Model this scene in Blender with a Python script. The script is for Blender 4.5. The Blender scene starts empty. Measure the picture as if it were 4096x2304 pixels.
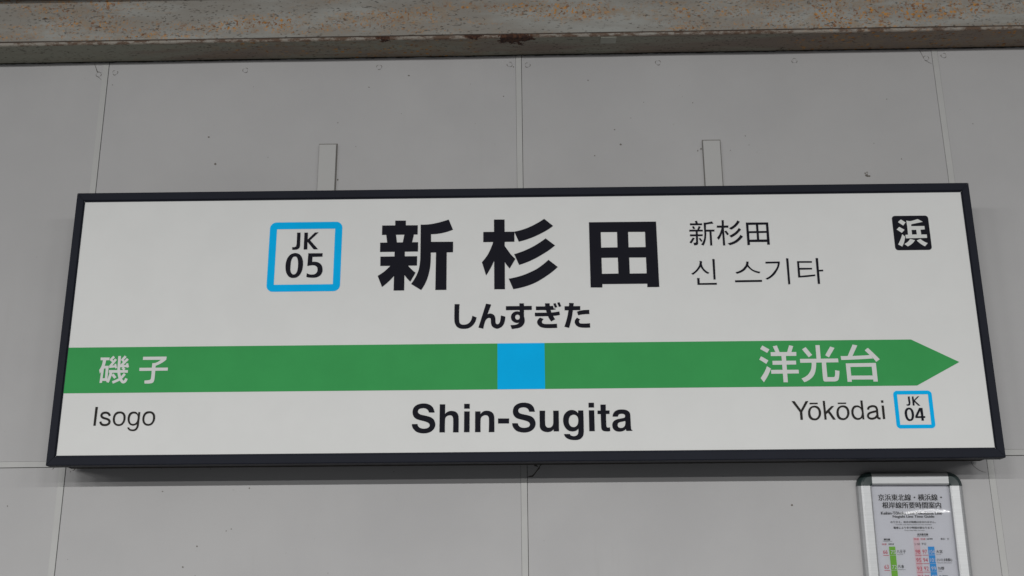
import bpy, bmesh, math, random
from mathutils import Vector, Matrix, geometry
random.seed(7)
scn = bpy.context.scene
col = scn.collection
Z0 = 1.92            # height above the platform floor of the board joint under the sign (z = 0 in the plans below)

# ------------------------------------------------------------------ camera
cam_d = bpy.data.cameras.new("camera")
cam = bpy.data.objects.new("camera", cam_d); col.objects.link(cam)
scn.camera = cam
cam_d.sensor_width = 36.0
cam_d.lens = 4460.44 / 4096 * 36
cam_d.clip_start = 0.05; cam_d.clip_end = 200
yaw, pitch, roll = -0.012149, 0.299225, -0.010523
fw = Vector((math.sin(yaw)*math.cos(pitch), math.cos(yaw)*math.cos(pitch), math.sin(pitch)))
r0 = Vector((math.cos(yaw), -math.sin(yaw), 0)); u0 = r0.cross(fw)
ri = math.cos(roll)*r0 + math.sin(roll)*u0; up = -math.sin(roll)*r0 + math.cos(roll)*u0
m = Matrix((ri, up, -fw)).transposed().to_4x4()
m.translation = Vector((0.000354, -2.218480, -0.323664 + Z0))
cam.matrix_world = m

# ------------------------------------------------------------------ world, lamps, exposure
w = bpy.data.worlds.new("World"); scn.world = w; w.use_nodes = True
bg = w.node_tree.nodes['Background']
bg.inputs[0].default_value = (0.95, 0.97, 1.0, 1); bg.inputs[1].default_value = 0.12
scn.view_settings.view_transform = 'Standard'; scn.view_settings.look = 'None'
scn.view_settings.exposure = 0.0; scn.view_settings.gamma = 1.0

def area(name, loc, target, sx, sy, power, colr, spread=180):
    l = bpy.data.lights.new(name, 'AREA'); l.shape = 'RECTANGLE'; l.size = sx; l.size_y = sy
    l.energy = power; l.color = colr; l.spread = math.radians(spread)
    o = bpy.data.objects.new(name, l); col.objects.link(o)
    o.location = loc
    o.rotation_euler = (Vector(target) - Vector(loc)).to_track_quat('-Z', 'Y').to_euler()
    return o
# the platform's fluorescent tubes, twin rows parallel to the wall
TUBE = (1.0, 0.992, 0.972)
# two rows of down-facing fixtures, over this platform and the next; they throw only their flank on the wall
for i in range(9):
    x = -10.0 + 2.5*i; k = (0.8, 0.8, 0.85, 1.0, 1.25, 0.85, 0.6, 0.5, 0.5)[i]
    area("fluorescent_tube", (x, -6.7, 1.60 + Z0), (x, -6.7 + .08, 1.60 - 1.0 + Z0), 1.3, 0.05, 186.0*k, TUBE)
    area("fluorescent_tube", (x*1.2 + 1.4, -10.2, 1.62 + Z0), (x*1.2 + 1.4, -10.2 + .16, 1.62 - 1.0 + Z0), 1.3, 0.05, 98.0*k, TUBE)

# ------------------------------------------------------------------ helpers
def tag(o, label=None, cat=None, kind=None, group=None):
    if label: o['label'] = label
    if cat: o['category'] = cat
    if kind: o['kind'] = kind
    if group: o['group'] = group
    return o
def thing(name, loc=(0, 0, 0), ry=0.0, **k):
    o = bpy.data.objects.new(name, None); col.objects.link(o)
    o.location = loc; o.rotation_euler = (0, ry, 0); o.empty_display_size = 0.1
    return tag(o, **k)
def link(name, me, mat, parent=None, loc=None, smooth=False):
    if mat and not me.materials: me.materials.append(mat)
    o = bpy.data.objects.new(name, me); col.objects.link(o)
    if parent: o.parent = parent
    if loc: o.location = loc
    if smooth:
        for p in me.polygons: p.use_smooth = True
    return o
def from_bm(name, bm, mat, parent=None, loc=None, smooth=False):
    bmesh.ops.recalc_face_normals(bm, faces=bm.faces[:])
    me = bpy.data.meshes.new(name); bm.to_mesh(me); bm.free()
    return link(name, me, mat, parent, loc, smooth)
def box(bm, x0, x1, y0, y1, z0, z1, bev=0.0):
    r = bmesh.ops.create_cube(bm, size=1.0)
    for v in r['verts']:
        v.co = Vector(((x0+x1)/2 + v.co.x*(x1-x0), (y0+y1)/2 + v.co.y*(y1-y0), (z0+z1)/2 + v.co.z*(z1-z0)))
    if bev:
        es = list({e for v in r['verts'] for e in v.link_edges})
        bmesh.ops.bevel(bm, geom=es, offset=bev, segments=2, profile=0.6, affect='EDGES')
def boxo(name, x0, x1, y0, y1, z0, z1, mat, parent=None, bev=0.0):
    bm = bmesh.new(); box(bm, x0, x1, y0, y1, z0, z1, bev)
    return from_bm(name, bm, mat, parent)

# ------------------------------------------------------------------ plan numbers (m, mm on the wall)
BZ = 0.90264   # underside of the beam
BD = 0.0775      # how far the beam stands out from the wall
FTH = 0.0085     # thickness of its lower flange
RX1 = -0.0137
SX, SZ, SROT = -0.00663, 0.26182, -0.003657
PX, PZ = 0.7475, -0.0308
CRACKS = [([(-954.6, 899.4), (-949.8, 889.0), (-945.7, 878.6), (-935.8, 875.7)], 1.6), ([(-948.4, 871.8), (-943.5, 866.3), (-938.9, 862.8), (-934.7, 857.9)], 1.2), ([(877.9, 902.6), (883.1, 894.7), (885.7, 886.1), (889.0, 875.1)], 1.0), ([(889.7, 873.7), (898.1, 868.1), (905.8, 863.6)], 0.7), ([(-0.2, -31.4), (4.7, -29.7), (10.1, -29.4), (14.0, -25.2), (18.7, -19.1), (23.1, -13.8), (25.0, -9.2), (28.2, -6.2), (29.8, -2.4)], 2.0), ([(13.5, -8.3), (17.4, -8.7), (21.2, -10.7)], 5), ([(-903.1, 0.5), (-902.4, -3.2), (-903.6, -6.3), (-906.7, -7.0)], 1.6), ([(-911.2, -10.8), (-910.3, -8.0)], 2), ([(-948.0, -4.8), (-945.2, -2.1), (-943.0, 0.4)], 2), ([(876.0, -7.1), (876.7, -13.9), (878.8, -18.8), (883.6, -23.7), (889.1, -28.1), (896.0, -31.5), (902.5, -32.6)], 0.8), ([(873.9, -9.3), (875.7, -9.3), (877.2, -9.6)], 4)]
SPOTS = [(-684.8, 715.2, 1.8), (-666.2, 651.2, 2.4), (-908.5, 845.5, 1.2), (-399.0, 609.8, 2.2), (-403.9, 744.4, 1.2), (-362.5, 686.8, 1.2), (-337.9, 829.5, 1.3), (-250.1, 856.4, 1.6), (-40.7, 802.0, 1.2), (146.0, 837.7, 1.5), (200.0, 717.5, 1.4), (212.1, 682.2, 2.2), (154.9, 656.9, 1.4), (266.1, 782.2, 1.2), (-18.1, 873.7, 1.4), (384.5, 669.2, 2.2), (377.4, 664.8, 1.8), (482.0, 697.9, 1.6), (447.5, 664.3, 1.2), (796.1, 780.4, 1.1), (757.4, 675.9, 1.2), (812.5, 638.1, 1.5), (975.5, 718.2, 1.5), (373.0, 778.9, 1.1), (731.5, 606.5, 1.8), (733.1, 601.7, 2.2), (735.8, 599.7, 2.4), (739.7, 599.6, 2.2), (735.6, 608.6, 1.6), (735.7, 604.2, 1.5), (516.9, -91.7, 2.0), (-550.9, -46.3, 1.6), (-646.6, -157.7, 1.6), (-671.5, -196.8, 1.5), (-581.7, -125.4, 1.3), (-722.8, -50.7, 1.2), (-591.3, -129.0, 1.2), (-1028.7, -75.8, 1.6)]
GLYPHS = {
  'code05': [
    '+ -452.0,187.9 -445.1,187.8 -444.9,164.4~ -445.2,157.1~ -448.2,152.9~ -453.3,151.4~ -460.2,151.7 -460.4,156.9 -456.4,156.9~ -453.1,158.4~ -451.9,162.7~ -451.8,166.9~',
    '+ -437.3,187.7 -430.1,187.6 -429.9,173.0 -416.0,187.7 -408.5,187.8 -425.0,171.2 -408.0,151.8 -416.8,151.7 -430.2,167.9 -429.8,151.6 -437.0,151.6',
    '+ -454.4,144.2~ -462.5,141.6~ -468.4,134.4~ -471.3,124.8~ -471.7,114.1~ -470.0,104.5~ -465.9,96.7~ -460.5,92.7~ -454.2,91.9~ -447.5,93.5~ -441.5,99.4~ -437.8,108.9~ -436.8,119.6~ -438.1,130.5~ -442.3,139.0~ -447.7,143.0~ | - -454.3,137.0~ -458.2,134.9~ -460.9,128.3~ -461.7,118.7~ -461.7,110.3~ -460.3,103.8~ -457.5,100.1~ -454.4,99.1~ -450.7,100.7~ -447.9,106.0~ -446.7,116.2~ -447.0,124.6~ -448.3,131.8~ -450.8,136.0~',
    '+ -427.3,143.4 -398.5,143.3 -398.6,136.0 -418.6,135.8 -418.5,125.2 -413.1,125.4~ -405.6,123.5~ -399.6,118.0~ -397.2,110.2~ -397.8,102.4~ -402.1,95.9~ -409.3,92.4~ -419.0,92.0~ -428.7,93.6 -428.5,101.6 -423.9,99.4~ -418.1,98.5~ -411.9,99.6~ -408.1,103.8~ -407.2,109.1~ -408.8,114.5~ -413.3,117.6~ -420.2,118.0~ -428.1,116.4',
  ],
  'code04': [
    '+ 737.2,-159.8 740.8,-159.6 740.8,-166.5~ 740.9,-171.3~ 740.2,-174.9~ 738.5,-177.0~ 735.8,-177.5~ 733.5,-177.1 733.1,-174.7 735.5,-174.8~ 737.1,-173.6~ 737.5,-171.2~ 737.3,-168.8~',
    '+ 744.9,-159.7 748.0,-159.6 748.1,-166.5 755.5,-159.7 759.1,-159.4 750.0,-167.9 759.2,-177.5 755.1,-177.5 748.4,-170.1 748.4,-177.3 744.8,-177.3',
    '+ 736.9,-181.2~ 732.6,-182.3~ 729.2,-186.2~ 727.7,-191.6~ 728.0,-197.5~ 729.7,-202.9~ 732.6,-206.2~ 736.3,-207.0~ 740.6,-205.7~ 743.7,-201.9~ 745.2,-195.9~ 745.0,-189.9~ 743.2,-184.8~ 740.3,-181.9~ | - 736.5,-184.7~ 734.3,-185.9~ 732.7,-189.2~ 732.3,-194.0~ 732.8,-198.8~ 734.2,-202.1~ 736.4,-203.5~ 738.6,-202.7~ 740.3,-198.8~ 740.8,-194.1~ 740.4,-189.3~ 739.0,-185.7~',
    '+ 756.2,-181.9 762.7,-181.9 762.7,-197.9 766.0,-197.9 765.8,-201.2 762.7,-201.3 762.7,-206.5 758.3,-206.5 758.1,-201.4 747.1,-201.4 747.1,-197.7 | - 757.6,-187.3 758.4,-197.8 751.8,-197.9',
  ],
  'kanji_big': [
    '+ -254.2,211.3 -232.7,211.1 -232.4,199.6 -254.0,199.9 | + -280.3,201.1 -208.3,200.8 -208.3,181.0 -280.3,180.9 | + -271.9,182.4 -252.2,182.2 -249.4,163.3 -269.1,163.5 | + -234.9,182.0 -215.6,181.7 -219.3,163.6 -238.0,163.8 | + -283.4,164.4 -207.0,164.5 -206.9,144.7 -283.2,144.6 | + -253.9,146.4 -233.3,146.2 -232.9,63.4 -253.9,63.3 | + -282.2,134.7 -208.4,134.8 -208.5,115.1 -281.8,115.1 | + -286.4,94.3 -273.5,103.4~ -261.6,115.2 -245.4,116.3 -245.2,106.7 -253.8,94.1 -263.9,82.5~ -277.2,71.1 | + -226.6,115.6 -220.2,108.2~ -211.0,100.1 -221.0,81.4 -227.8,88.6~ -233.6,96.4 -243.1,113.8 | + -202.5,202.0 -184.1,202.7~ -166.9,206.0~ -145.9,212.3 -137.2,190.4 -151.7,185.2~ -166.6,182.1~ -181.3,181.2 -181.0,164.9 -136.6,164.6 -136.7,142.4 -149.2,142.2 -149.0,63.6 -171.0,63.6 -170.7,142.3 -181.2,142.2 -181.5,117.9~ -183.7,101.2~ -189.6,81.1~ -199.3,63.8 -219.5,76.7 -210.8,90.8~ -204.8,106.2~ -202.3,125.4~ -202.1,149.4~',
    '+ -54.4,211.2 -33.0,211.0 -32.9,63.6 -54.1,63.8 | + -75.9,184.8 -13.2,184.6 -13.5,163.2 -76.1,163.1 | + -56.0,163.4 -60.6,150.2~ -67.4,135.8~ -78.6,120.6 -70.3,92.8 -61.2,108.2~ -54.6,122.9 -46.9,135.6 -44.6,163.3 | + -33.3,154.7 -27.5,146.2~ -20.7,136.5~ -11.8,126.8 -23.3,106.8 -28.8,113.8~ -33.2,121.0 -41.2,135.5 -41.2,154.8 | + -13.6,184.6 8.3,190.6~ 27.9,199.6~ 46.9,211.5 64.8,196.1 48.3,184.7~ 21.8,171.6~ -4.6,163.2 | + -14.1,136.8 7.8,144.6~ 28.5,155.2~ 49.2,169.6 67.9,154.4 49.9,140.5~ 21.3,124.0~ -4.3,114.0 | + -25.3,85.5 1.6,92.0~ 27.8,103.6~ 41.5,113.0~ 54.3,124.1 72.6,108.9 51.4,91.4~ 21.8,74.0~ -16.3,63.6',
    '+ 137.1,203.0 272.2,202.8 272.6,64.9 248.9,64.9 249.0,72.0 160.3,72.1 159.9,65.1 136.8,65.4 | - 160.2,181.6 193.0,181.4 192.8,148.8 160.2,148.7 | - 215.1,181.4 249.2,181.2 249.0,148.7 215.0,148.7 | - 160.1,127.1 192.8,127.1 192.8,93.7 160.2,93.5 | - 215.4,127.1 248.8,126.9 248.8,93.5 215.3,93.4',
  ],
  'kana': [
    '+ -132.5,34.0 -122.6,33.8 -123.3,22.6~ -123.4,14.3~ -123.3,3.2~ -122.5,-3.5~ -119.8,-7.1~ -114.4,-8.3~ -108.6,-7.5~ -103.8,-4.8~ -100.1,0.2~ -98.2,5.1~ -97.4,9.7 -89.0,6.3 -90.7,-0.5~ -94.2,-7.1~ -99.5,-12.6~ -105.9,-15.8~ -113.9,-16.7~ -121.3,-15.9~ -127.2,-12.5~ -131.0,-6.7~ -132.6,0.5~ -132.8,14.4~',
    '+ -70.4,34.2 -60.2,32.3 -67.6,12.0 -64.8,13.7~ -61.1,13.9~ -56.2,11.9~ -53.0,8.0~ -51.9,2.4~ -51.7,-3.1~ -50.9,-6.4~ -48.3,-8.0~ -45.1,-6.8~ -42.9,-2.7~ -41.8,3.4~ -41.2,9.7 -32.5,7.4 -33.3,-1.1~ -36.0,-8.8~ -40.8,-14.3~ -48.3,-17.1~ -54.7,-15.2~ -58.9,-11.3~ -60.6,-5.8~ -60.9,-0.3~ -61.3,3.6~ -64.3,4.9~ -68.0,3.7~ -71.2,-0.1~ -73.6,-6.8~ -75.8,-17.0 -85.3,-14.5',
    '+ -31.2,28.6 19.8,28.7 19.8,20.5 -31.2,20.4 | + -4.6,34.2 4.5,34.1 4.3,7.0 5.4,2.6~ 5.6,-2.5~ 4.2,-7.5~ 0.5,-12.5~ -5.6,-15.9~ -13.6,-17.3~ -19.5,-18.1 -22.6,-10.1 -14.7,-9.8~ -9.8,-8.6~ -6.8,-6.8~ -4.3,-4.4 -4.0,2.7 | + 2.7,5.9~ 1.0,-0.0~ -3.4,-4.3~ -9.5,-5.8~ -15.4,-4.1~ -19.8,0.2~ -21.4,6.2~ -19.8,12.1~ -15.3,16.4~ -9.3,17.9~ -3.2,16.3~ 1.1,11.9~ | - -3.9,5.9~ -4.5,3.2~ -6.2,1.3~ -8.6,0.7~ -10.9,1.4~ -12.6,3.3~ -13.2,6.0~ -12.5,8.6~ -10.8,10.5~ -8.5,11.2~ -6.2,10.5~ -4.5,8.5~',
    '+ 27.9,27.5 41.8,27.4 54.1,27.7 61.5,28.4 63.2,22.8 66.5,22.7 66.8,21.2 57.0,19.9~ 41.7,20.0 28.0,19.9 | + 25.8,14.6 47.8,14.6~ 60.0,14.8~ 73.9,16.8 75.0,9.6 62.9,7.8~ 47.7,7.3~ 25.8,7.3 | + 46.0,33.7 55.1,33.7 55.6,26.2~ 57.3,17.9~ 60.8,9.0~ 65.5,0.9 57.7,-3.6 52.5,4.9~ 49.0,14.8~ 46.7,25.7~ | + 62.3,32.9 66.8,34.0 70.1,25.5 65.2,24.4 | + 70.0,34.5 74.6,35.7 77.9,27.2 73.3,26.1 | + 35.8,4.6 42.8,1.5 40.2,-1.6~ 39.3,-4.4~ 40.4,-6.9~ 44.4,-8.4~ 53.5,-8.8~ 68.7,-8.3 69.2,-16.6 53.4,-17.0~ 43.6,-16.4~ 36.4,-14.3~ 31.6,-9.7~ 29.9,-4.6~ 31.7,0.4~',
    '+ 93.6,33.9 102.6,33.5 101.1,21.9~ 98.2,4.1~ 92.4,-17.1 83.2,-14.5 89.1,4.2~ 92.2,20.7~ | + 84.4,27.3 115.2,27.2 115.2,19.1 84.3,18.9 | + 108.6,15.7 115.0,17.9~ 123.0,19.0~ 132.8,19.3 132.9,10.6 120.9,10.4~ 110.9,8.4 | + 108.4,3.8 114.4,0.1 112.6,-2.3~ 112.2,-4.9~ 113.5,-7.4~ 116.8,-8.4~ 133.6,-8.0 133.7,-16.7 120.3,-16.8~ 111.8,-15.4~ 106.1,-11.4~ 103.6,-5.7~ 104.8,-1.0~',
  ],
  'hanzi': [
    '+ 350.2,202.8 354.7,203.7 356.1,197.6 351.8,197.6 | + 340.2,198.2 364.6,197.9 364.3,194.1 340.1,194.1 | + 343.9,190.8 347.4,192.4 350.2,186.8 346.4,185.8 | + 357.4,192.2 361.5,190.4 357.7,184.1 354.0,184.2 | + 338.1,184.7 365.3,184.3 364.9,180.6 338.0,180.7 | + 350.7,181.1 354.8,181.0 354.3,157.5 353.8,153.6~ 351.9,152.2~ 346.3,151.3 344.9,156.9 348.5,156.9~ 350.1,157.9~ 350.4,160.6 | + 339.0,174.7 364.6,174.4 364.1,170.7 338.9,170.6 | + 344.4,167.9 348.1,166.0 341.0,155.4 337.1,157.5 | + 356.0,165.8 359.0,167.0 363.4,160.5 360.4,158.4 | + 367.6,199.4 375.6,199.9~ 384.6,202.0 387.3,196.8 379.9,196.5~ 372.1,195.0 371.6,184.3 388.7,184.2 388.4,180.4 382.4,180.2 382.3,150.5 378.1,150.5 378.3,180.1 371.8,180.2 371.2,171.4~ 369.7,162.0~ 365.0,150.5 360.1,152.9 364.9,160.5~ 367.2,168.3~ 368.0,180.1',
    '+ 404.1,204.5 408.5,204.0 407.6,183.5 408.1,150.3 403.8,150.4 403.7,183.6 | + 393.9,192.8 417.0,192.6 416.7,188.1 393.6,188.3 | + 403.1,188.7 405.7,188.7 404.3,178.8 400.4,169.5~ 395.9,162.3 392.5,166.7 398.6,175.8~ | + 408.3,180.4 412.1,181.9 417.0,174.1 413.3,172.2 | + 417.9,187.0 426.2,192.0~ 431.7,197.4~ 435.5,203.5 440.5,200.6 434.4,192.7~ 428.1,187.2~ 422.1,183.7 | + 417.5,171.0 425.9,175.4~ 432.9,181.3~ 437.6,187.6 441.9,183.7 434.8,176.1~ 428.5,171.1~ 421.1,167.1 | + 413.2,155.1 424.0,158.2~ 433.3,164.4~ 439.7,172.5 444.8,168.8 435.9,159.6~ 428.2,154.6~ 417.4,150.7',
    '+ 452.4,198.6 497.1,198.4 497.2,151.1 491.9,150.9 492.0,156.8 457.7,157.0 457.5,150.8 452.4,150.4 | - 457.2,193.5 472.2,193.6 472.2,180.2 457.0,180.0 | - 476.8,193.7 492.3,193.7 492.3,180.1 476.7,180.1 | - 457.5,175.9 472.4,175.9 472.2,162.2 457.4,162.0 | - 476.8,176.0 492.3,176.1 492.0,162.1 476.7,162.1',
  ],
  'hangul': [
    '+ 354.9,118.7 359.8,117.4 359.4,113.3~ 356.7,106.3~ 350.1,97.5~ 340.5,89.5 337.0,91.8 345.7,98.2~ 352.9,107.5~ 354.7,113.4~ | + 358.9,114.5 361.1,105.0~ 365.8,98.5~ 373.1,93.5 370.4,90.8 362.3,96.8~ 356.2,106.9 | + 380.5,122.2 385.1,121.8 384.7,79.3 380.5,79.1 | + 348.1,82.8 353.0,82.5 352.7,72.0 386.6,72.2 386.4,68.4 348.2,68.5',
    '+ 447.3,115.8 452.1,115.8 451.6,111.1~ 448.7,104.6~ 441.5,96.5~ 427.4,90.5 424.9,94.0 437.2,98.9~ 445.0,107.0~ 447.0,111.7~ | + 450.8,111.1 454.3,104.0~ 461.6,98.0~ 474.1,94.3 471.9,91.0 460.3,95.1~ 452.9,101.1~ 448.6,106.4 | + 422.9,77.1 476.2,77.3 475.9,73.3 422.7,73.0',
    '+ 485.6,115.1 514.0,115.3 513.3,109.2~ 509.7,99.8~ 502.2,88.8~ 495.0,82.4~ 486.3,77.6 483.4,80.5 493.1,85.9~ 502.7,96.4~ 507.8,104.5~ 509.7,111.6 485.5,111.4 | + 527.0,121.9 531.6,121.7 531.2,67.7 527.1,67.6',
    '+ 548.2,115.6 577.8,115.3 577.5,112.0 552.2,112.2 552.0,101.5 576.8,101.2 576.7,97.9 552.3,97.7 552.2,84.9 581.9,87.5 581.8,84.2 563.9,82.2 547.9,81.4 | + 585.5,121.7 590.4,121.5 590.0,97.0 598.5,97.2 598.3,93.8 590.2,93.5 590.0,67.8 585.4,67.7',
  ],
  'zone': [
    '+ 756.7,195.7 762.4,200.9 763.8,200.9 772.0,194.9 766.4,188.3 | + 752.4,180.1 758.3,185.5 768.1,179.1 762.0,172.8 | + 762.5,169.9 767.7,164.5 765.8,157.2~ 763.5,150.8~ 759.7,143.8 752.1,148.3 756.3,155.6~ 759.9,163.1~ | + 773.7,198.8 779.1,197.7 782.9,197.6 796.9,201.7 806.4,195.8 782.8,190.8 782.4,186.8 808.6,186.8 808.5,179.8 800.0,179.0 800.2,168.8 811.3,168.7 811.1,161.5 768.9,161.1 768.6,168.4 774.0,168.8 774.3,186.5 | - 782.1,178.8 791.4,178.9 791.6,169.1 782.0,168.9 | + 777.1,159.7 786.3,157.0 780.4,150.0~ 770.8,144.0 764.4,149.2 771.4,153.4~ | + 789.9,156.4 797.6,159.5 803.4,154.4~ 811.1,150.4 804.9,143.8 796.7,149.3~',
  ],
  'left_kanji': [
    '+ -824.4,-67.4 -806.6,-67.6 -806.8,-73.0 -824.0,-72.9 | + -819.4,-72.4 -813.0,-72.5 -814.8,-84.3~ -818.3,-92.3~ -822.7,-99.7 -824.7,-92.2 -820.9,-84.2~ | + -820.2,-88.6 -815.6,-88.6 -816.6,-117.9 -821.6,-118.2 | + -817.6,-84.1 -806.6,-84.2 -806.7,-89.4 -817.3,-89.5 | + -812.4,-84.3 -806.6,-84.4 -806.9,-114.3 -811.7,-114.3 | + -816.6,-109.0 -807.5,-108.6 -807.9,-114.1 -816.9,-114.2 | s4.9 -798.0,-65.8 -803.9,-72.3 | s3.8 -805.2,-71.0 -797.9,-77.0 | s4.9 -793.9,-71.1 -804.3,-85.9 | s4.4 -805.8,-86.5 -791.6,-85.1 | s3.7 -794.5,-80.4 -791.7,-89.2 | s5.4 -787.4,-64.8 -786.9,-78.3~ -786.7,-88.9~ -785.5,-98.8~ -783.1,-106.9~ -779.1,-113.7~ -775.5,-116.8~ -772.0,-115.3~ -769.5,-109.8 | s5.0 -775.4,-65.4 -781.3,-72.5 | s3.8 -782.9,-71.2 -777.2,-76.6 | s5.1 -770.6,-70.7 -783.4,-85.2 | s4.4 -784.3,-85.2 -768.5,-84.9 | s4.6 -771.6,-79.7 -769.0,-87.8 | s4.7 -779.5,-87.6 -775.1,-92.4 | + -805.5,-92.7 -768.3,-93.1 -768.1,-98.4 -805.2,-98.1 | s5.5 -800.6,-96.2 -802.4,-104.8~ -806.0,-117.1 | s5.3 -797.9,-101.2 -791.4,-108.6 | s5.2 -773.7,-100.5 -782.4,-110.6~ -796.3,-117.5',
    '+ -741.0,-66.8 -694.8,-66.8 -695.0,-73.2 -741.0,-73.1 | + -705.1,-72.6 -694.8,-72.9 -703.3,-79.5~ -714.7,-85.1 -719.3,-84.6 -721.5,-79.9 -716.1,-79.4 -710.2,-76.6~ | + -721.8,-79.9 -715.1,-80.0 -714.7,-88.4 -714.7,-105.1~ -715.0,-112.5~ -716.4,-117.4~ -721.0,-119.9~ -733.7,-120.0 -734.1,-114.1 -726.4,-113.6~ -722.9,-112.4~ -721.7,-108.1~ -722.0,-88.3 | + -746.1,-88.8 -690.4,-88.9 -690.4,-94.9 -746.0,-95.0',
  ],
  'isogo': [
    '+ -824.5,-165.3 -819.7,-165.3 -820.4,-201.8 -824.8,-201.9',
    's4.2 -795.0,-183.0 -796.2,-180.3~ -799.0,-177.7~ -803.6,-176.6~ -808.6,-177.6~ -811.1,-180.7~ -810.5,-184.1~ -807.1,-186.7~ -801.3,-188.5~ -796.6,-190.5~ -794.4,-193.9~ -795.3,-197.8~ -799.0,-200.2~ -803.4,-200.7~ -808.0,-199.7~ -810.8,-197.1~ -812.1,-194.0',
    '+ -775.6,-174.5~ -771.0,-175.4~ -766.8,-178.6~ -764.3,-184.0~ -764.2,-191.3~ -766.6,-197.8~ -770.7,-201.7~ -776.3,-202.8~ -782.0,-201.3~ -786.4,-196.8~ -788.4,-190.6~ -788.2,-184.3~ -785.9,-178.7~ -781.8,-175.3~ | - -776.1,-178.3~ -772.4,-179.1~ -769.6,-181.7~ -768.3,-185.6~ -768.2,-191.9~ -770.1,-196.4~ -773.3,-198.9~ -776.6,-199.2~ -780.7,-198.0~ -783.2,-194.8~ -784.4,-190.6~ -784.2,-184.9~ -781.8,-180.4~',
    '+ -749.1,-175.1~ -754.1,-175.9~ -758.0,-179.2~ -759.7,-184.6~ -759.7,-190.8~ -757.8,-196.5~ -754.0,-200.7~ -748.8,-202.4~ -743.8,-201.4~ -740.7,-199.2~ -738.8,-191.6~ -740.0,-181.9~ -743.9,-176.2~ | + -740.3,-176.0 -736.5,-176.0 -736.9,-194.4~ -737.4,-204.0~ -739.7,-209.6~ -743.4,-212.4~ -747.8,-213.0~ -753.5,-212.0~ -757.1,-209.2~ -759.2,-205.8 -755.2,-205.6 -753.6,-208.3~ -749.2,-209.6~ -744.8,-209.0~ -742.0,-206.2~ -741.0,-201.7~ -740.5,-191.6~ | - -748.2,-178.8~ -752.1,-179.6~ -754.8,-182.9~ -755.8,-188.0~ -755.1,-193.7~ -752.6,-197.7~ -748.6,-198.9~ -744.7,-198.0~ -741.9,-194.9~ -740.7,-189.9~ -740.9,-184.8~ -742.9,-180.8~',
    '+ -718.5,-174.6~ -713.9,-175.5~ -709.6,-178.7~ -707.2,-184.1~ -707.1,-191.4~ -709.6,-197.9~ -713.8,-201.8~ -719.3,-202.9~ -725.0,-201.4~ -729.4,-196.9~ -731.3,-190.6~ -731.1,-184.4~ -728.8,-178.8~ -724.6,-175.4~ | - -719.0,-178.4~ -715.2,-179.2~ -712.5,-181.7~ -711.2,-185.7~ -711.2,-191.9~ -713.1,-196.4~ -716.3,-198.9~ -719.6,-199.3~ -723.6,-198.0~ -726.2,-194.9~ -727.4,-190.7~ -727.1,-185.0~ -724.7,-180.5~',
  ],
  'roman': [
    '+ -169.1,-182.3 -170.0,-178.1~ -172.3,-172.6~ -176.8,-168.1~ -183.1,-165.3~ -190.3,-164.4~ -198.4,-165.3~ -205.0,-168.2~ -209.4,-172.9~ -211.3,-179.1~ -211.0,-184.5~ -209.1,-189.5~ -205.0,-193.7~ -198.7,-196.3~ -189.7,-198.7~ -183.5,-200.8~ -179.4,-203.5~ -178.0,-206.9~ -179.3,-210.2~ -183.3,-212.5~ -189.5,-213.3~ -194.4,-212.5~ -198.0,-210.7~ -200.3,-208.0~ -201.4,-204.2 -212.2,-204.3 -211.4,-209.2~ -208.6,-214.2~ -203.6,-218.9~ -197.4,-221.3~ -189.3,-222.3~ -181.3,-221.4~ -174.3,-218.3~ -169.5,-213.2~ -167.3,-206.5~ -168.3,-200.2~ -171.0,-195.2~ -175.6,-191.6~ -181.9,-189.3~ -189.9,-187.4~ -196.2,-185.7~ -199.8,-183.2~ -201.1,-180.1~ -200.0,-176.6~ -196.9,-174.5~ -191.1,-173.6~ -186.6,-174.3~ -183.0,-176.4~ -180.8,-179.3~ -179.9,-182.2',
    '+ -159.2,-166.4 -148.8,-166.5 -148.8,-185.2 -145.3,-181.9~ -140.9,-179.9~ -135.9,-179.4~ -129.7,-180.7~ -125.2,-184.4~ -123.1,-189.8~ -122.7,-194.3~ -122.7,-221.0 -133.3,-220.9 -133.3,-194.2~ -134.5,-190.6~ -136.3,-188.6~ -140.3,-187.9~ -144.8,-189.2~ -147.9,-192.3~ -148.7,-196.3~ -148.8,-220.8 -159.3,-220.7',
    '+ -112.3,-165.9 -101.6,-166.0 -101.6,-175.4 -112.3,-175.3 | + -112.2,-180.6 -101.6,-180.7 -101.8,-220.9 -112.3,-220.8',
    '+ -91.1,-180.8 -81.0,-180.9 -80.9,-186.4 -77.4,-182.3~ -73.4,-180.2~ -68.4,-179.7~ -61.7,-181.1~ -56.8,-185.0~ -54.7,-190.5~ -54.4,-195.9~ -54.3,-221.0 -65.1,-221.1 -64.7,-194.9~ -65.8,-191.1~ -68.0,-189.0~ -71.6,-188.3~ -76.0,-189.5~ -79.6,-192.7~ -80.7,-197.4~ -80.7,-220.9 -91.3,-220.9',
    '+ -47.3,-194.9 -26.1,-195.1 -26.3,-204.7 -47.3,-204.6',
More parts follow.
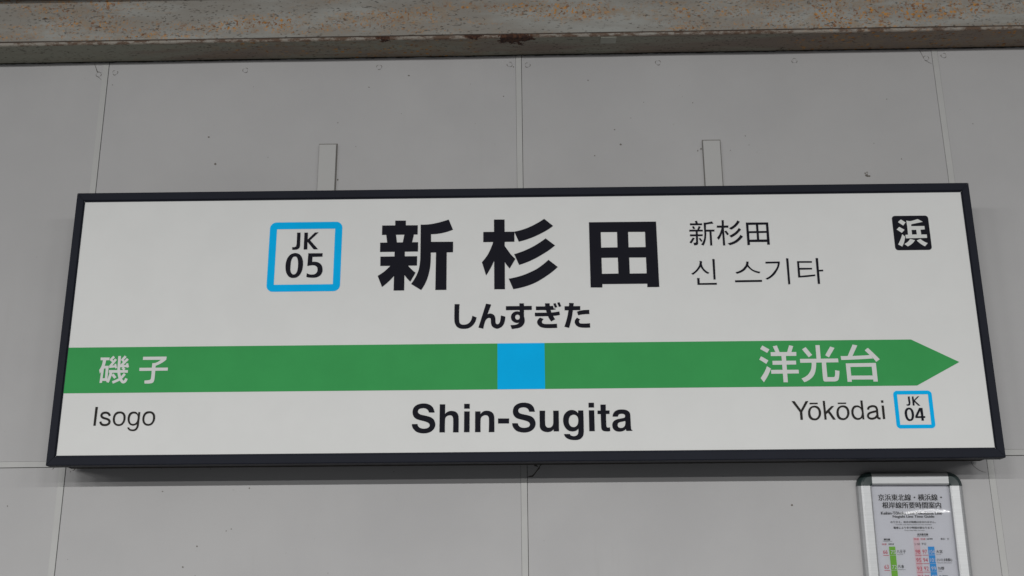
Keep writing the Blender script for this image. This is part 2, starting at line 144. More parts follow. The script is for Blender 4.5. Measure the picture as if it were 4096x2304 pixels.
    '+ 23.3,-182.5 22.5,-178.3~ 20.4,-172.8~ 16.0,-168.2~ 9.7,-165.5~ 2.6,-164.6~ -5.5,-165.5~ -12.2,-168.4~ -16.7,-173.1~ -18.7,-179.2~ -18.6,-184.7~ -16.8,-189.6~ -12.8,-193.9~ -6.6,-196.5~ 2.3,-198.8~ 8.5,-200.9~ 12.4,-203.7~ 13.7,-207.0~ 12.4,-210.3~ 8.3,-212.6~ 2.1,-213.4~ -2.8,-212.7~ -6.3,-210.8~ -8.5,-208.1~ -9.5,-204.4 -20.3,-204.4 -19.6,-209.4~ -17.0,-214.3~ -12.1,-219.0~ -5.9,-221.4~ 2.0,-222.4~ 10.0,-221.6~ 17.2,-218.4~ 22.1,-213.3~ 24.4,-206.6~ 23.6,-200.4~ 21.0,-195.4~ 16.6,-191.7~ 10.4,-189.4~ 2.4,-187.6~ -3.9,-185.9~ -7.4,-183.4~ -8.5,-180.2~ -7.4,-176.8~ -4.2,-174.7~ 1.6,-173.8~ 6.1,-174.5~ 9.6,-176.6~ 11.6,-179.5~ 12.5,-182.4',
    '+ 32.3,-180.6 43.0,-180.7 42.7,-205.7~ 43.7,-210.2~ 46.1,-212.8~ 49.5,-213.5~ 53.7,-212.6~ 56.8,-209.4~ 58.1,-204.5~ 58.3,-180.9 69.0,-180.8 68.8,-220.8 58.6,-220.7 58.6,-216.2 55.8,-219.5~ 51.3,-221.5~ 46.4,-222.0~ 39.8,-220.7~ 34.9,-217.3~ 32.6,-212.4~ 32.3,-205.6~',
    '+ 106.1,-180.8 116.1,-180.8 116.0,-220.7~ 115.2,-227.4~ 112.6,-232.7~ 106.8,-236.7~ 97.5,-237.7~ 88.2,-236.3~ 81.7,-232.5~ 78.1,-226.1 89.5,-226.0 90.6,-228.2~ 93.2,-229.6~ 97.2,-230.2~ 101.7,-229.1~ 104.8,-226.0~ 105.7,-221.5~ 105.8,-215.7 102.3,-219.3~ 97.9,-220.9~ 93.9,-221.1~ 87.3,-219.6~ 81.6,-214.6~ 78.2,-207.9~ 77.0,-199.8~ 78.5,-190.8~ 82.7,-184.5~ 88.5,-180.7~ 94.8,-179.8~ 100.1,-181.1~ 103.6,-183.4~ 106.0,-186.7 | - 97.3,-188.9~ 92.3,-190.5~ 89.1,-194.5~ 87.8,-200.8~ 88.7,-207.1~ 91.9,-211.4~ 96.5,-212.9~ 101.2,-211.6~ 104.7,-207.4~ 106.0,-200.5~ 105.2,-194.2~ 102.1,-190.3~',
    '+ 126.4,-166.0 136.9,-166.1 136.8,-175.4 126.3,-175.3 | + 126.6,-180.7 136.9,-180.8 137.0,-221.1 126.5,-221.0',
    '+ 149.1,-169.8 159.4,-169.9 159.1,-181.3 166.2,-181.3 166.0,-188.2 159.3,-188.1 159.4,-210.4~ 160.1,-213.4~ 161.9,-214.3~ 166.1,-213.8 166.3,-221.2 162.1,-221.7~ 156.8,-221.4~ 152.4,-220.2~ 150.0,-217.0~ 149.4,-212.1~ 149.2,-188.2 143.1,-188.1 143.3,-181.4 149.1,-181.4',
    '+ 171.7,-193.4 173.2,-187.6~ 177.2,-182.7~ 183.0,-180.2~ 190.2,-179.7~ 197.3,-180.6~ 202.5,-183.4~ 205.2,-187.5~ 205.7,-192.9~ 205.9,-210.8~ 206.2,-216.2~ 206.9,-218.9 208.5,-219.6 208.5,-221.0 196.9,-221.1 196.1,-217.2 193.2,-220.1~ 188.7,-221.8~ 183.3,-222.3~ 177.2,-221.1~ 172.4,-217.2~ 170.6,-211.4~ 171.2,-206.0~ 174.3,-201.6~ 179.7,-198.7~ 186.9,-197.2~ 191.8,-196.3~ 194.5,-195.3~ 195.7,-192.8~ 195.0,-190.1~ 192.1,-188.2~ 187.6,-188.1~ 184.0,-189.2~ 181.9,-193.5 | - 190.2,-203.2~ 184.9,-204.3~ 182.0,-206.1~ 180.8,-209.7~ 181.9,-213.3~ 184.9,-215.1~ 189.8,-214.9~ 193.9,-212.0~ 195.6,-207.1~ 195.6,-201.9',
  ],
  'right_kanji': [
    '+ 467.0,-56.4 480.2,-64.5 475.2,-71.3 462.2,-63.4 | + 463.0,-77.9 476.5,-86.2 472.1,-93.1 459.1,-84.5 | + 472.8,-97.7 480.3,-102.6 473.8,-115.8~ 464.8,-129.3 459.1,-121.1 467.5,-108.8~ | + 487.1,-58.3 495.1,-56.6 499.6,-70.6 491.6,-70.5 | + 518.8,-56.5 526.7,-58.2 521.9,-70.8 513.8,-70.7 | + 482.0,-69.9 531.7,-70.0 531.2,-77.8 482.0,-77.7 | + 484.2,-87.2 529.7,-87.3 529.6,-94.9 484.1,-95.1 | + 480.3,-105.1 533.3,-105.3 533.3,-112.6 480.2,-112.7 | + 502.4,-77.1 511.0,-77.2 510.8,-129.8 502.5,-129.7',
    '+ 569.8,-56.8 578.0,-56.8 577.8,-84.4 569.6,-84.3 | + 543.2,-64.9 550.6,-60.4 561.9,-76.2 554.9,-80.9 | + 598.2,-59.7 606.2,-62.8 593.9,-81.5 586.9,-77.0 | + 537.6,-83.9 611.1,-83.8 611.3,-91.4 537.6,-91.6 | + 559.4,-90.7 568.4,-90.8 565.8,-106.8~ 561.5,-116.7~ 553.6,-124.5~ 542.3,-130.0 537.4,-122.6 548.4,-117.0~ 555.4,-108.7~ 558.5,-100.7~ | + 579.1,-90.9 587.4,-91.0 587.4,-120.4 599.4,-120.5 601.8,-118.6~ 603.1,-106.9 611.6,-108.4 610.0,-119.1~ 607.6,-126.1~ 602.6,-128.8~ 598.7,-129.0 583.2,-129.1 579.9,-128.0~ 578.8,-124.3~',
    '+ 641.8,-56.3 650.8,-58.2 639.4,-79.0 630.0,-79.4 | + 616.6,-79.1 646.1,-78.8~ 673.0,-77.6 679.1,-84.4 645.4,-86.1~ 617.1,-86.8 | + 664.1,-68.0 670.7,-63.2 680.6,-73.9~ 691.3,-86.2 683.9,-91.2 678.7,-83.4 671.6,-76.3~ | + 625.0,-93.7 683.1,-93.3 683.2,-130.0 674.9,-130.0 674.7,-125.9 633.5,-125.6 633.4,-130.0 625.2,-130.0 | - 633.3,-100.8 674.3,-100.7 674.4,-118.1 633.3,-117.9',
  ],
  'yokodai': [
    '+ 514.8,-166.7 520.5,-166.5 531.5,-183.8 541.5,-166.8 546.9,-166.7 533.7,-187.8 533.6,-202.8 529.0,-202.9 529.0,-188.1',
    '+ 548.8,-170.1 564.6,-170.1 564.4,-172.9 548.7,-173.0 | + 557.2,-175.8~ 550.8,-177.7~ 546.1,-182.8~ 544.4,-189.8~ 544.9,-196.9~ 548.4,-202.0~ 554.4,-204.0~ 559.9,-203.5~ 565.2,-199.8~ 568.4,-194.0~ 569.2,-186.9~ 566.9,-180.2~ 562.6,-176.6~ | - 556.9,-179.3~ 552.5,-180.6~ 549.6,-185.1~ 548.8,-189.9~ 549.7,-195.8~ 552.5,-199.3~ 556.6,-200.4~ 560.6,-199.0~ 563.7,-194.7~ 564.8,-189.2~ 563.9,-183.7~ 560.7,-180.4~',
    '+ 574.3,-166.6 578.4,-166.6 578.5,-187.2 589.7,-176.9 595.4,-176.6 585.9,-186.3 596.1,-203.0 591.0,-203.1 582.6,-189.6 578.7,-192.5 578.7,-202.9 574.6,-203.0',
    '+ 602.7,-170.3 618.7,-170.3 618.4,-172.9 602.6,-172.9 | + 611.3,-175.7~ 604.9,-177.6~ 600.2,-182.7~ 598.4,-189.8~ 598.9,-196.9~ 602.3,-202.0~ 608.3,-204.0~ 613.8,-203.4~ 619.1,-199.8~ 622.4,-193.9~ 623.2,-186.9~ 621.0,-180.1~ 616.7,-176.6~ | - 611.0,-179.3~ 606.6,-180.6~ 603.6,-185.1~ 602.8,-189.8~ 603.6,-195.7~ 606.4,-199.3~ 610.6,-200.3~ 614.6,-199.0~ 617.7,-194.7~ 618.8,-189.2~ 617.9,-183.7~ 614.8,-180.3~',
    '+ 645.9,-166.5 650.2,-166.5 650.2,-203.0 646.7,-203.0 | + 637.5,-176.0~ 631.9,-177.6~ 627.9,-183.5~ 626.7,-189.8~ 627.8,-196.9~ 631.5,-202.0~ 637.9,-204.0~ 643.4,-202.5~ 647.3,-198.6 647.8,-182.1 642.9,-177.0~ | - 638.0,-179.4~ 633.9,-181.2~ 631.4,-185.9~ 631.0,-191.4~ 632.8,-196.9~ 636.0,-199.7~ 639.4,-200.3~ 643.4,-198.6~ 646.1,-193.1~ 646.4,-186.8~ 644.7,-182.1~ 641.4,-179.9~',
    's4.0 659.2,-184.4 659.9,-181.5~ 662.8,-179.0~ 668.4,-177.7~ 673.7,-179.1~ 675.9,-183.2~ 675.9,-187.9~ 675.8,-195.8~ 676.5,-200.5~ 681.0,-201.9 | s3.9 675.1,-187.5 669.6,-188.6~ 661.6,-190.9~ 658.4,-194.0~ 657.8,-197.9~ 659.9,-200.7~ 664.4,-201.9~ 670.7,-200.4~ 675.4,-195.8',
    '+ 685.2,-166.7 689.7,-166.6 689.7,-171.2 685.3,-171.4 | + 685.4,-176.7 689.9,-176.7 689.8,-202.8 685.5,-202.9',
  ],
}

# ------------------------------------------------------------------ materials
class N:
    def __init__(s, name, rough=0.5, spec=0.5):
        s.m = bpy.data.materials.new(name); s.m.use_nodes = True
        s.t = s.m.node_tree; s.b = s.t.nodes['Principled BSDF']
        s.b.inputs['Roughness'].default_value = rough
        s.b.inputs['Specular IOR Level'].default_value = spec
        s.co = s.t.nodes.new('ShaderNodeNewGeometry').outputs['Position']
    def n(s, typ, **k):
        n = s.t.nodes.new(typ)
        for a, v in k.items(): setattr(n, a, v)
        return n
    def l(s, a, b): s.t.links.new(a, b)
    def put(s, sock, v):
        if isinstance(v, bpy.types.NodeSocket): s.l(v, sock)
        elif isinstance(v, (tuple, list)): sock.default_value = tuple(v) + ((1,) if len(v) == 3 and len(sock.default_value) == 4 else ())
        else: sock.default_value = v
    def mapv(s, scale=(1, 1, 1), loc=(0, 0, 0), rot=(0, 0, 0)):
        mp = s.n('ShaderNodeMapping'); s.l(s.co, mp.inputs['Vector'])
        mp.inputs['Scale'].default_value = scale; mp.inputs['Location'].default_value = loc
        mp.inputs['Rotation'].default_value = rot
        return mp.outputs[0]
    def noise(s, scale, detail=3, rough=0.55, vec=None, dist=0.0):
        n = s.n('ShaderNodeTexNoise'); s.l(vec or s.co, n.inputs['Vector'])
        n.inputs['Scale'].default_value = scale; n.inputs['Detail'].default_value = detail
        n.inputs['Roughness'].default_value = rough; n.inputs['Distortion'].default_value = dist
        return n.outputs['Fac']
    def voro(s, scale, vec=None, feat='F1', rnd=1.0):
        n = s.n('ShaderNodeTexVoronoi', feature=feat); s.l(vec or s.co, n.inputs['Vector'])
        n.inputs['Scale'].default_value = scale; n.inputs['Randomness'].default_value = rnd
        return n.outputs['Distance']
    def ramp(s, f, a, b, lo=0.0, hi=1.0):
        n = s.n('ShaderNodeMapRange', interpolation_type='SMOOTHSTEP'); s.l(f, n.inputs['Value'])
        n.inputs['From Min'].default_value = a; n.inputs['From Max'].default_value = b
        n.inputs['To Min'].default_value = lo; n.inputs['To Max'].default_value = hi
        return n.outputs[0]
    def math(s, op, a, b=0.0):
        n = s.n('ShaderNodeMath', operation=op); s.put(n.inputs[0], a); s.put(n.inputs[1], b); return n.outputs[0]
    def mix(s, f, a, b):
        n = s.n('ShaderNodeMix', data_type='RGBA'); s.put(n.inputs[0], f); s.put(n.inputs[6], a); s.put(n.inputs[7], b); return n.outputs[2]
    def sep(s):
        n = s.n('ShaderNodeSeparateXYZ'); s.l(s.co, n.inputs[0]); return n.outputs
    def bump(s, h, strength=0.2, dist=0.001):
        n = s.n('ShaderNodeBump'); s.l(h, n.inputs['Height']); n.inputs['Strength'].default_value = strength
        n.inputs['Distance'].default_value = dist; s.l(n.outputs[0], s.b.inputs['Normal'])
    def colour(s, c): s.put(s.b.inputs['Base Color'], c)
def flat(name, c, rough=0.5, spec=0.5, var=0.04, metal=0.0):
    s = N(name, rough, spec)
    f = s.noise(14, 4)
    s.colour(s.mix(s.ramp(f, .3, .7), tuple(x*(1-var) for x in c), tuple(min(1, x*(1+var)) for x in c)))
    s.b.inputs['Metallic'].default_value = metal
    return s.m

def wall_paint():
    s = N("painted board grey", 0.7, 0.2)
    c = s.mix(s.ramp(s.noise(2.3, 5, .6), .32, .68), (0.480, 0.475, 0.480), (0.530, 0.525, 0.528))
    oi = s.n('ShaderNodeObjectInfo').outputs['Random']
    c = s.mix(s.math('MULTIPLY', oi, .10), c, (0.42, 0.415, 0.40))
    c = s.mix(s.math('MULTIPLY', s.ramp(s.noise(.9, 3, .5), .42, .66), .16), c, (0.40, 0.395, 0.385))
    # faint rising damp streaks and finger dirt
    st = s.noise(1.0, 4, .6, s.mapv((16, 16, 1.6)))
    zz = s.sep()[2]
    low = s.ramp(zz, Z0 - 0.02, Z0 - 0.5)
    c = s.mix(s.math('MULTIPLY', s.ramp(st, .60, .76), s.math('ADD', s.math('MULTIPLY', low, .34), .07)), c, (0.33, 0.32, 0.29))
    c = s.mix(s.math('MULTIPLY', s.ramp(s.noise(90, 2, .5), .72, .80), .28), c, (0.30, 0.29, 0.27))
    sp = s.voro(27); fine = s.ramp(s.noise(6, 2), .55, .62)
    c = s.mix(s.math('MULTIPLY', s.ramp(sp, .055, .03), s.math('MULTIPLY', fine, .45)), c, (0.22, 0.20, 0.18))
    c = s.mix(s.ramp(s.noise(420, 2, .6), .30, .70, 0, .07), c, (0.30, 0.30, 0.30))
    s.colour(c)
    h = s.math('ADD', s.noise(700, 2, .5), s.math('MULTIPLY', s.noise(60, 3, .5), .6))
    s.bump(h, 0.25, 0.0006)
    return s.m

def beam_paint():
    s = N("rusting beam paint", 0.62, 0.25)
    x, y, z = s.sep()[0], s.sep()[1], s.sep()[2]
    base = s.mix(s.ramp(s.noise(5, 4, .6, s.mapv((1, 1, 5))), .35, .65), (0.385, 0.388, 0.366), (0.305, 0.286, 0.256))
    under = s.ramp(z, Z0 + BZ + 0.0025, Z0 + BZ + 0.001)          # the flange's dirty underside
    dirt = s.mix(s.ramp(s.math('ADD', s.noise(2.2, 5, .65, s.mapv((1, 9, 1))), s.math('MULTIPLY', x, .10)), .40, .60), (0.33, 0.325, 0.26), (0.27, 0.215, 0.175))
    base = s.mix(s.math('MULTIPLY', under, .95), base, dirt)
    # rust freckles, dense in lengthwise clouds
    lump = s.noise(4.2, 5, .66, s.mapv((0.50, 1, 4.2), (1.7, 0, 0.2)))
    band = s.math('MULTIPLY', s.ramp(lump, .44, .58), s.ramp(z, Z0 + BZ + .004, Z0 + BZ + .016, .12, 1.0))
    wide = s.ramp(s.noise(48, 4, .65), .44, .60)
    base = s.mix(s.math('MULTIPLY', s.math('MULTIPLY', s.ramp(lump, .42, .58), wide), .55), base, (0.335, 0.255, 0.175))
    fre = s.ramp(s.noise(165, 3, .64), .53, .60)
    amt = s.math('MULTIPLY', s.math('MULTIPLY', fre, band), s.ramp(s.noise(13, 4, .6), .40, .54, .20, 1.0))
    dots = s.math('MULTIPLY', s.ramp(s.voro(95, s.mapv((.85, 1, 1), (0, 0, .3))), .40, .24), s.math('MULTIPLY', s.ramp(lump, .48, .60), s.ramp(s.noise(22, 3, .6), .42, .56)))
    amt = s.math('MAXIMUM', amt, s.math('MULTIPLY', dots, .9))
    base = s.mix(amt, base, s.mix(s.ramp(s.noise(60, 2), .42, .58), (0.60, 0.265, 0.040), (0.24, 0.095, 0.026)))
    # dark blistered pits, drawn out a little along the beam
    pit = s.ramp(s.voro(125, s.mapv((.60, 1, 1.3)), rnd=1.0), .30, .16)
    pden = s.ramp(s.noise(9, 5, .65, s.mapv((.6, 1, 2.6), (3, 1, 2))), .38, .52)
    base = s.mix(s.math('MULTIPLY', s.math('MULTIPLY', s.math('MULTIPLY', pit, pden), s.ramp(s.noise(45, 2), .4, .6, .25, .8)), .85), base, (0.085, 0.076, 0.062))
    worm = s.ramp(s.noise(100, 3, .68, s.mapv((.5, 1, 1.25), (5, 0, 0)), 1.6), .61, .66)
    base = s.mix(s.math('MULTIPLY', worm, .65), base, (0.045, 0.036, 0.030))
    # gap shadow painted as a dark stripe along the foot of the web
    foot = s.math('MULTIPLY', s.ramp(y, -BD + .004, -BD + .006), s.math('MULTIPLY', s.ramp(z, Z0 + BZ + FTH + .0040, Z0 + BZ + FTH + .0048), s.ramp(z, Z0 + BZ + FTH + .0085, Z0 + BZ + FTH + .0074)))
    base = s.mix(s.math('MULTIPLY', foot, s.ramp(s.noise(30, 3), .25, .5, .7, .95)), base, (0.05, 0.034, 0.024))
    # scabby edge strip
    edge = s.math('MULTIPLY', s.ramp(z, Z0 + BZ + .013, Z0 + BZ + .009), s.ramp(y, -BD + .004, -BD + .001))
    scab = s.ramp(s.noise(60, 5, .75, s.mapv((.5, 1, 1))), .43, .58)
    base = s.mix(s.math('MULTIPLY', edge, .60), base, (0.345, 0.310, 0.270))
    base = s.mix(s.math('MULTIPLY', s.math('MULTIPLY', edge, scab), .85), base, (0.110, 0.058, 0.032))
    seam_shade = s.math('MULTIPLY', s.ramp(y, -BD + .004, -BD + .001), s.math('MULTIPLY', s.ramp(z, Z0 + BZ + .0066, Z0 + BZ + .0074), s.ramp(z, Z0 + BZ + .0100, Z0 + BZ + .0092)))  # painted gap shadow, a dark line at the top of the flange face
    base = s.mix(s.math('MULTIPLY', seam_shade, .8), base, (0.07, 0.040, 0.026))
    # three spots rusted through to scale
    for (cx, rx, rz, cz) in ((RX1, .042, .017, .0005), (RX1 - .085, .022, .006, .005), (RX1 - .285, .017, .009, .006)):
        dx = s.math('DIVIDE', s.math('SUBTRACT', x, cx), rx)
        dz = s.math('DIVIDE', s.math('SUBTRACT', z, Z0 + BZ + cz), rz)
        dy = s.math('DIVIDE', s.math('ADD', y, BD), rz*1.7)
        r2 = s.math('ADD', s.math('ADD', s.math('MULTIPLY', dx, dx), s.math('MULTIPLY', dz, dz)), s.math('MULTIPLY', dy, dy))
        r2 = s.math('ADD', r2, s.math('MULTIPLY', s.math('SUBTRACT', s.noise(60, 4, .7), .5), 3.6))
        base = s.mix(s.ramp(r2, 1.0, .8), base, s.mix(s.ramp(s.noise(160, 3), .45, .6), (0.040, 0.016, 0.010), (0.095, 0.040, 0.020)))
    s.colour(base)
    h = s.math('ADD', s.math('MULTIPLY', s.math('MULTIPLY', pit, pden), -1.0), s.math('MULTIPLY', s.noise(120, 4, .6), .8))
    s.bump(h, 0.5, 0.0016)
    return s.m

def alu(name, c=(0.53, 0.54, 0.55)):
    s = N(name, 0.5, 0.5); s.b.inputs['Metallic'].default_value = 0.75
    s.colour(s.mix(s.ramp(s.noise(1, 3, .6, s.mapv((8, 8, 500))), .35, .65), tuple(v*.93 for v in c), c))
    s.bump(s.noise(900, 2), 0.15, 0.0003)
    return s.m

M_wall = wall_paint(); M_beam = beam_paint()
M_strip = flat("joint strip paint", (0.50, 0.50, 0.49), .55, .35, .03)
M_gap = flat("dark joint gap", (0.035, 0.032, 0.028), .9, .1)
M_crack = flat("hairline crack", (0.09, 0.08, 0.07), .9, .1)
M_navy = flat("dark blue grey frame paint", (0.013, 0.015, 0.024), 0.55, 0.12, .06)
M_white = flat("white sign face", (0.768, 0.773, 0.763), 0.5, 0.15, .012)
M_black = flat("black lettering vinyl", (0.0145, 0.0145, 0.021), 0.7, 0.05, .05)
M_grey = flat("charcoal lettering vinyl", (0.030, 0.028, 0.026), 0.7, 0.06, .05)
M_green = flat("green band vinyl", (0.050, 0.355, 0.100), 0.6, 0.08, .03)
M_blue = flat("sky blue vinyl", (0.0, 0.490, 0.96), 0.6, 0.06, .03)
M_wl = flat("white lettering vinyl", (0.725, 0.735, 0.725), 0.5, 0.15, .012)
M_alu = alu("brushed aluminium")
M_corner = flat("dark green plastic", (0.022, 0.037, 0.037), .38, .5, .05)
M_paper = flat("poster paper", (0.58, 0.59, 0.64), .6, .3, .01)
M_ink = flat("poster black ink", (0.016, 0.016, 0.02), .6, .3)
M_red = flat("poster red ink", (0.52, 0.05, 0.09), .6, .3)
M_pink = flat("poster pink tint", (0.62, 0.47, 0.52), .6, .3)
M_pgreen = flat("poster green ink", (0.16, 0.42, 0.04), .6, .3)
M_pblue = flat("poster blue ink", (0.03, 0.28, 0.66), .6, .3)

# ------------------------------------------------------------------ the wall
wall = thing("platform_wall", (0, 0, Z0), label="pale grey painted board wall with narrow joint strips behind the station sign", cat="wall")
wall['kind'] = 'structure'
PW = 0.92; GL = -0.0132; GH = 0.0118; WT = 0.012
for i in range(-2, 2):
    xa, xb = i*PW + 0.0001, (i+1)*PW + GL - 0.0001
    boxo("wall_panel", xa, xb, 0, WT, GH + .0001, 1.30, M_wall, wall, .0007)
    boxo("wall_panel", xa, xb, 0, WT, -0.90, -0.0009, M_wall, wall, .0007)
boxo("backing_board", -1.9, 1.9, WT + .001, WT + .02, -1.0, 1.35, M_gap, wall)
STL = (.0003, -.0004, .0002, .0004, .0003); STR = (.0009, .0012, .0008, .0002, .0009)   # how far each strip stands off the boards
for i in range(-2, 3):
    boxo("joint_strip", i*PW + GL + STL[i+2], i*PW - STR[i+2], -0.0006, 0.010, -0.90, 1.30, M_strip, wall, .0005)
for i in range(-2, 2):
    boxo("joint_strip", i*PW + .0003, (i+1)*PW + GL - .0003, -0.0004, 0.010, 0.0003, GH - .0001, M_strip, wall, .0005)
# painted-over pan head screws along the top edge
def screw_mesh():
    bm = bmesh.new(); n = 20
    prof = ((0.0056, 0.0), (0.0052, -0.0007), (0.0042, -0.0011), (0.0026, -0.0010), (0.0020, -0.0006))
    rings = [[bm.verts.new((r*math.cos(2*math.pi*k/n), y, r*math.sin(2*math.pi*k/n))) for k in range(n)] for r, y in prof]
    for a, b in zip(rings, rings[1:]):
        for k in range(n): bm.faces.new((a[k], a[(k+1) % n], b[(k+1) % n], b[k]))
    bm.faces.new(rings[-1])
    bmesh.ops.recalc_face_normals(bm, faces=bm.faces[:])
    me = bpy.data.meshes.new("screw"); bm.to_mesh(me); bm.free()
    me.materials.append(M_wall)
    for p in me.polygons: p.use_smooth = True
    return me
sm = screw_mesh()
ringm = bpy.data.meshes.new("screw_dirt")
bm = bmesh.new(); n = 24; a = []; b = []
for k in range(n):
    t = 2*math.pi*k/n; ra = .0053; rb = .0062 + .0007*math.sin(3*t + 1)
    a.append(bm.verts.new((ra*math.cos(t), 0, ra*math.sin(t)))); b.append(bm.verts.new((rb*math.cos(t), 0, rb*math.sin(t))))
for k in range(n):
    if k not in (3, 4, 5, 6): bm.faces.new((a[k], a[(k+1) % n], b[(k+1) % n], b[k]))
bm.to_mesh(ringm); bm.free()
M_dirt_shade = flat("screw rim dirt and bar gap shade", (0.22, 0.21, 0.195), .9, .1); ringm.materials.append(M_dirt_shade)  # rim dirt; also the shadow gap painted behind the mounting bars
SC = [(-905.3, 875.5), (-614.4, 876.0), (-941.9, 871.8), (-316.5, 878.4), (-26.4, 879.6), (13.2, 877.5), (302.1, 878.2), (603.3, 877.3), (893.6, 878.4), (932.9, 884.2), (-1225, 877), (1225, 878)]
for k, (x, z) in enumerate(SC):
    o = bpy.data.objects.new("screw", sm); col.objects.link(o); o.parent = wall; o.location = (x/1000, 0, z/1000)
    o.rotation_euler = (0, k*1.3, 0)
    o2 = bpy.data.objects.new("dirt_ring", ringm); col.objects.link(o2); o2.parent = o; o2.location = (0, -.0003, 0)

# hairline cracks and small flaked spots
def ribbon(name, pts, w, parent, mat, y=-0.0003):
    bm = bmesh.new(); P = [Vector((x/1000, y, z/1000)) for x, z in pts]; vs = []
    for i, p in enumerate(P):
        d = (P[min(i+1, len(P)-1)] - P[max(i-1, 0)]).normalized(); nn = Vector((-d.z, 0, d.x))
        ww = w/1000*(0.5 + random.random())*(0.4 if i in (0, len(P)-1) else 1)/2
        vs.append((bm.verts.new(p + nn*ww), bm.verts.new(p - nn*ww)))
    for (a, b), (c, d) in zip(vs, vs[1:]): bm.faces.new((a, b, d, c))
    return from_bm(name, bm, mat, parent)
for pts, wd in CRACKS: ribbon("crack", pts, wd, wall, M_crack)
bm = bmesh.new()
for x, z, r in SPOTS:
    n = 7; ph = random.random()*6; el = .6 + .8*random.random()
    vs = [bm.verts.new(((x + r*el*math.cos(ph + 2*math.pi*k/n)*(0.8+.4*random.random()))/1000, -.00035, (z + r*math.sin(ph + 2*math.pi*k/n)*(0.8+.4*random.random()))/1000)) for k in range(n)]
    bm.faces.new(vs)
for _ in range(26):
    x, z, r = random.uniform(-1150, 1100), random.uniform(-260, 880), random.uniform(.5, .9)
    vs = [bm.verts.new(((x + r*math.cos(2*math.pi*k/5))/1000, -.00035, (z + r*math.sin(2*math.pi*k/5))/1000)) for k in range(5)]
    bm.faces.new(vs)
tag(from_bm("paint_chips", bm, flat("chipped spot", (0.19, 0.175, 0.155), .9, .1), wall), kind='stuff')

# ------------------------------------------------------------------ the beam
beam = thing("steel_beam", (0, 0, Z0), label="long rust speckled grey steel beam running along the wall above the sign", cat="beam")
BL = 2.2; FT = 0.0085; FY = -0.0006
def sheet_box(name, x0, x1, y0, y1, z0, z1, ny, bev):
    bm = bmesh.new(); box(bm, x0, x1, y0, y1, z0, z1, 0)
    es = [e for e in bm.edges if abs(e.verts[0].co.x - e.verts[1].co.x) > 1]
    bmesh.ops.subdivide_edges(bm, edges=es, cuts=ny)
    for v in bm.verts:
        k = math.sin(v.co.x*7.1)*.0004 + math.sin(v.co.x*19 + 1)*.0003
        v.co.z += k; v.co.y += k
    es = [e for e in bm.edges if len(e.link_faces) == 2 and e.calc_face_angle(0) > 1.0]
    bmesh.ops.bevel(bm, geom=es, offset=bev, segments=2, affect='EDGES')
    return from_bm(name, bm, M_beam, beam)
sheet_box("lower_flange", -BL, BL, -BD, FY, BZ, BZ + FT, 60, .0012)
sheet_box("web", -BL, BL, -BD + .011, -BD + .018, BZ + FT + .0005, BZ + .126, 60, .0006)
sheet_box("shade_slab", -BL, BL, -BD - .16, FY, BZ + .1262, BZ + .136, 60, .0012)  # unseen slab added above, made deep to shade the top of the web
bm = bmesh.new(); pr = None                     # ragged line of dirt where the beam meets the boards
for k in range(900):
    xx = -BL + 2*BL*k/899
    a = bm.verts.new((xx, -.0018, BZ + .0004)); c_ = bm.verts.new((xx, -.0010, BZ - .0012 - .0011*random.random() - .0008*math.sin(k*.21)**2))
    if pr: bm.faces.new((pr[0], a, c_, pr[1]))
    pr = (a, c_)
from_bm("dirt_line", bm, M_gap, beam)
boxo("paint_patch", .172, .206, -BD + .004, -BD + .030, BZ - .0012, BZ + .0003, flat("old paint scrap", (0.42, 0.42, 0.36), .6, .3), beam, .0004)

# ------------------------------------------------------------------ the station sign
sign = thing("station_sign", (SX, 0, SZ + Z0), -SROT, label="wide white station name sign in a dark frame with green arrow band and blue square", cat="sign")
SD = 0.11; SWH, SHH = 0.9070, 0.2781; IW, IH = 0.8920, 0.2613
def pt(x, z, y): return (x/1000, y, z/1000)
def smooth_pts(spec):
    P = []
    for t in spec.split():
        s = t.endswith('~'); a, b = t.rstrip('~').split(','); P.append((Vector((float(a), float(b))), s))
    n = len(P); out = []
    for i in range(n):
        (p1, s1), (p2, s2) = P[i], P[(i+1) % n]
        out.append(p1)
        if not (s1 or s2): continue
        p0 = P[i-1][0]; p3 = P[(i+2) % n][0]
        L = (p2-p1).length
        t1 = (p2-p0).normalized()*L if s1 else None
        t2 = (p3-p1).normalized()*L if s2 else None
        if t1 is None: t1 = 2*(p2-p1) - t2
        if t2 is None: t2 = 2*(p2-p1) - t1
        for k in range(1, 5):
            t = k/5; t_2 = t*t; t_3 = t_2*t
            out.append(p1*(2*t_3-3*t_2+1) + t1*(t_3-2*t_2+t) + p2*(-2*t_3+3*t_2) + t2*(t_3-t_2))
    return out
def smooth_open(spec):
    P = []
    for t in spec.split():
        s = t.endswith('~'); a, b = t.rstrip('~').split(','); P.append(Vector((float(a), float(b))))
    if len(P) == 2: return P
    out = []
    for i in range(len(P)-1):
        p0 = P[max(i-1, 0)]; p1 = P[i]; p2 = P[i+1]; p3 = P[min(i+2, len(P)-1)]
        t1 = (p2-p0)/2; t2 = (p3-p1)/2
        if i == 0: t1 = (p2-p1)
        for k in range(6):
            t = k/6; a = t*t; b = a*t
            out.append(p1*(2*b-3*a+1) + t1*(b-2*a+t) + p2*(-2*b+3*a) + t2*(b-a))
    out.append(P[-1]); return out
def stroke(w, spec):
    C = smooth_open(spec); L = []; R = []
    for i, p in enumerate(C):
        d = (C[min(i+1, len(C)-1)] - C[max(i-1, 0)]).normalized(); nn = Vector((-d.y, d.x))*(w/2)
        L.append(p+nn); R.append(p-nn)
    return L + R[::-1]
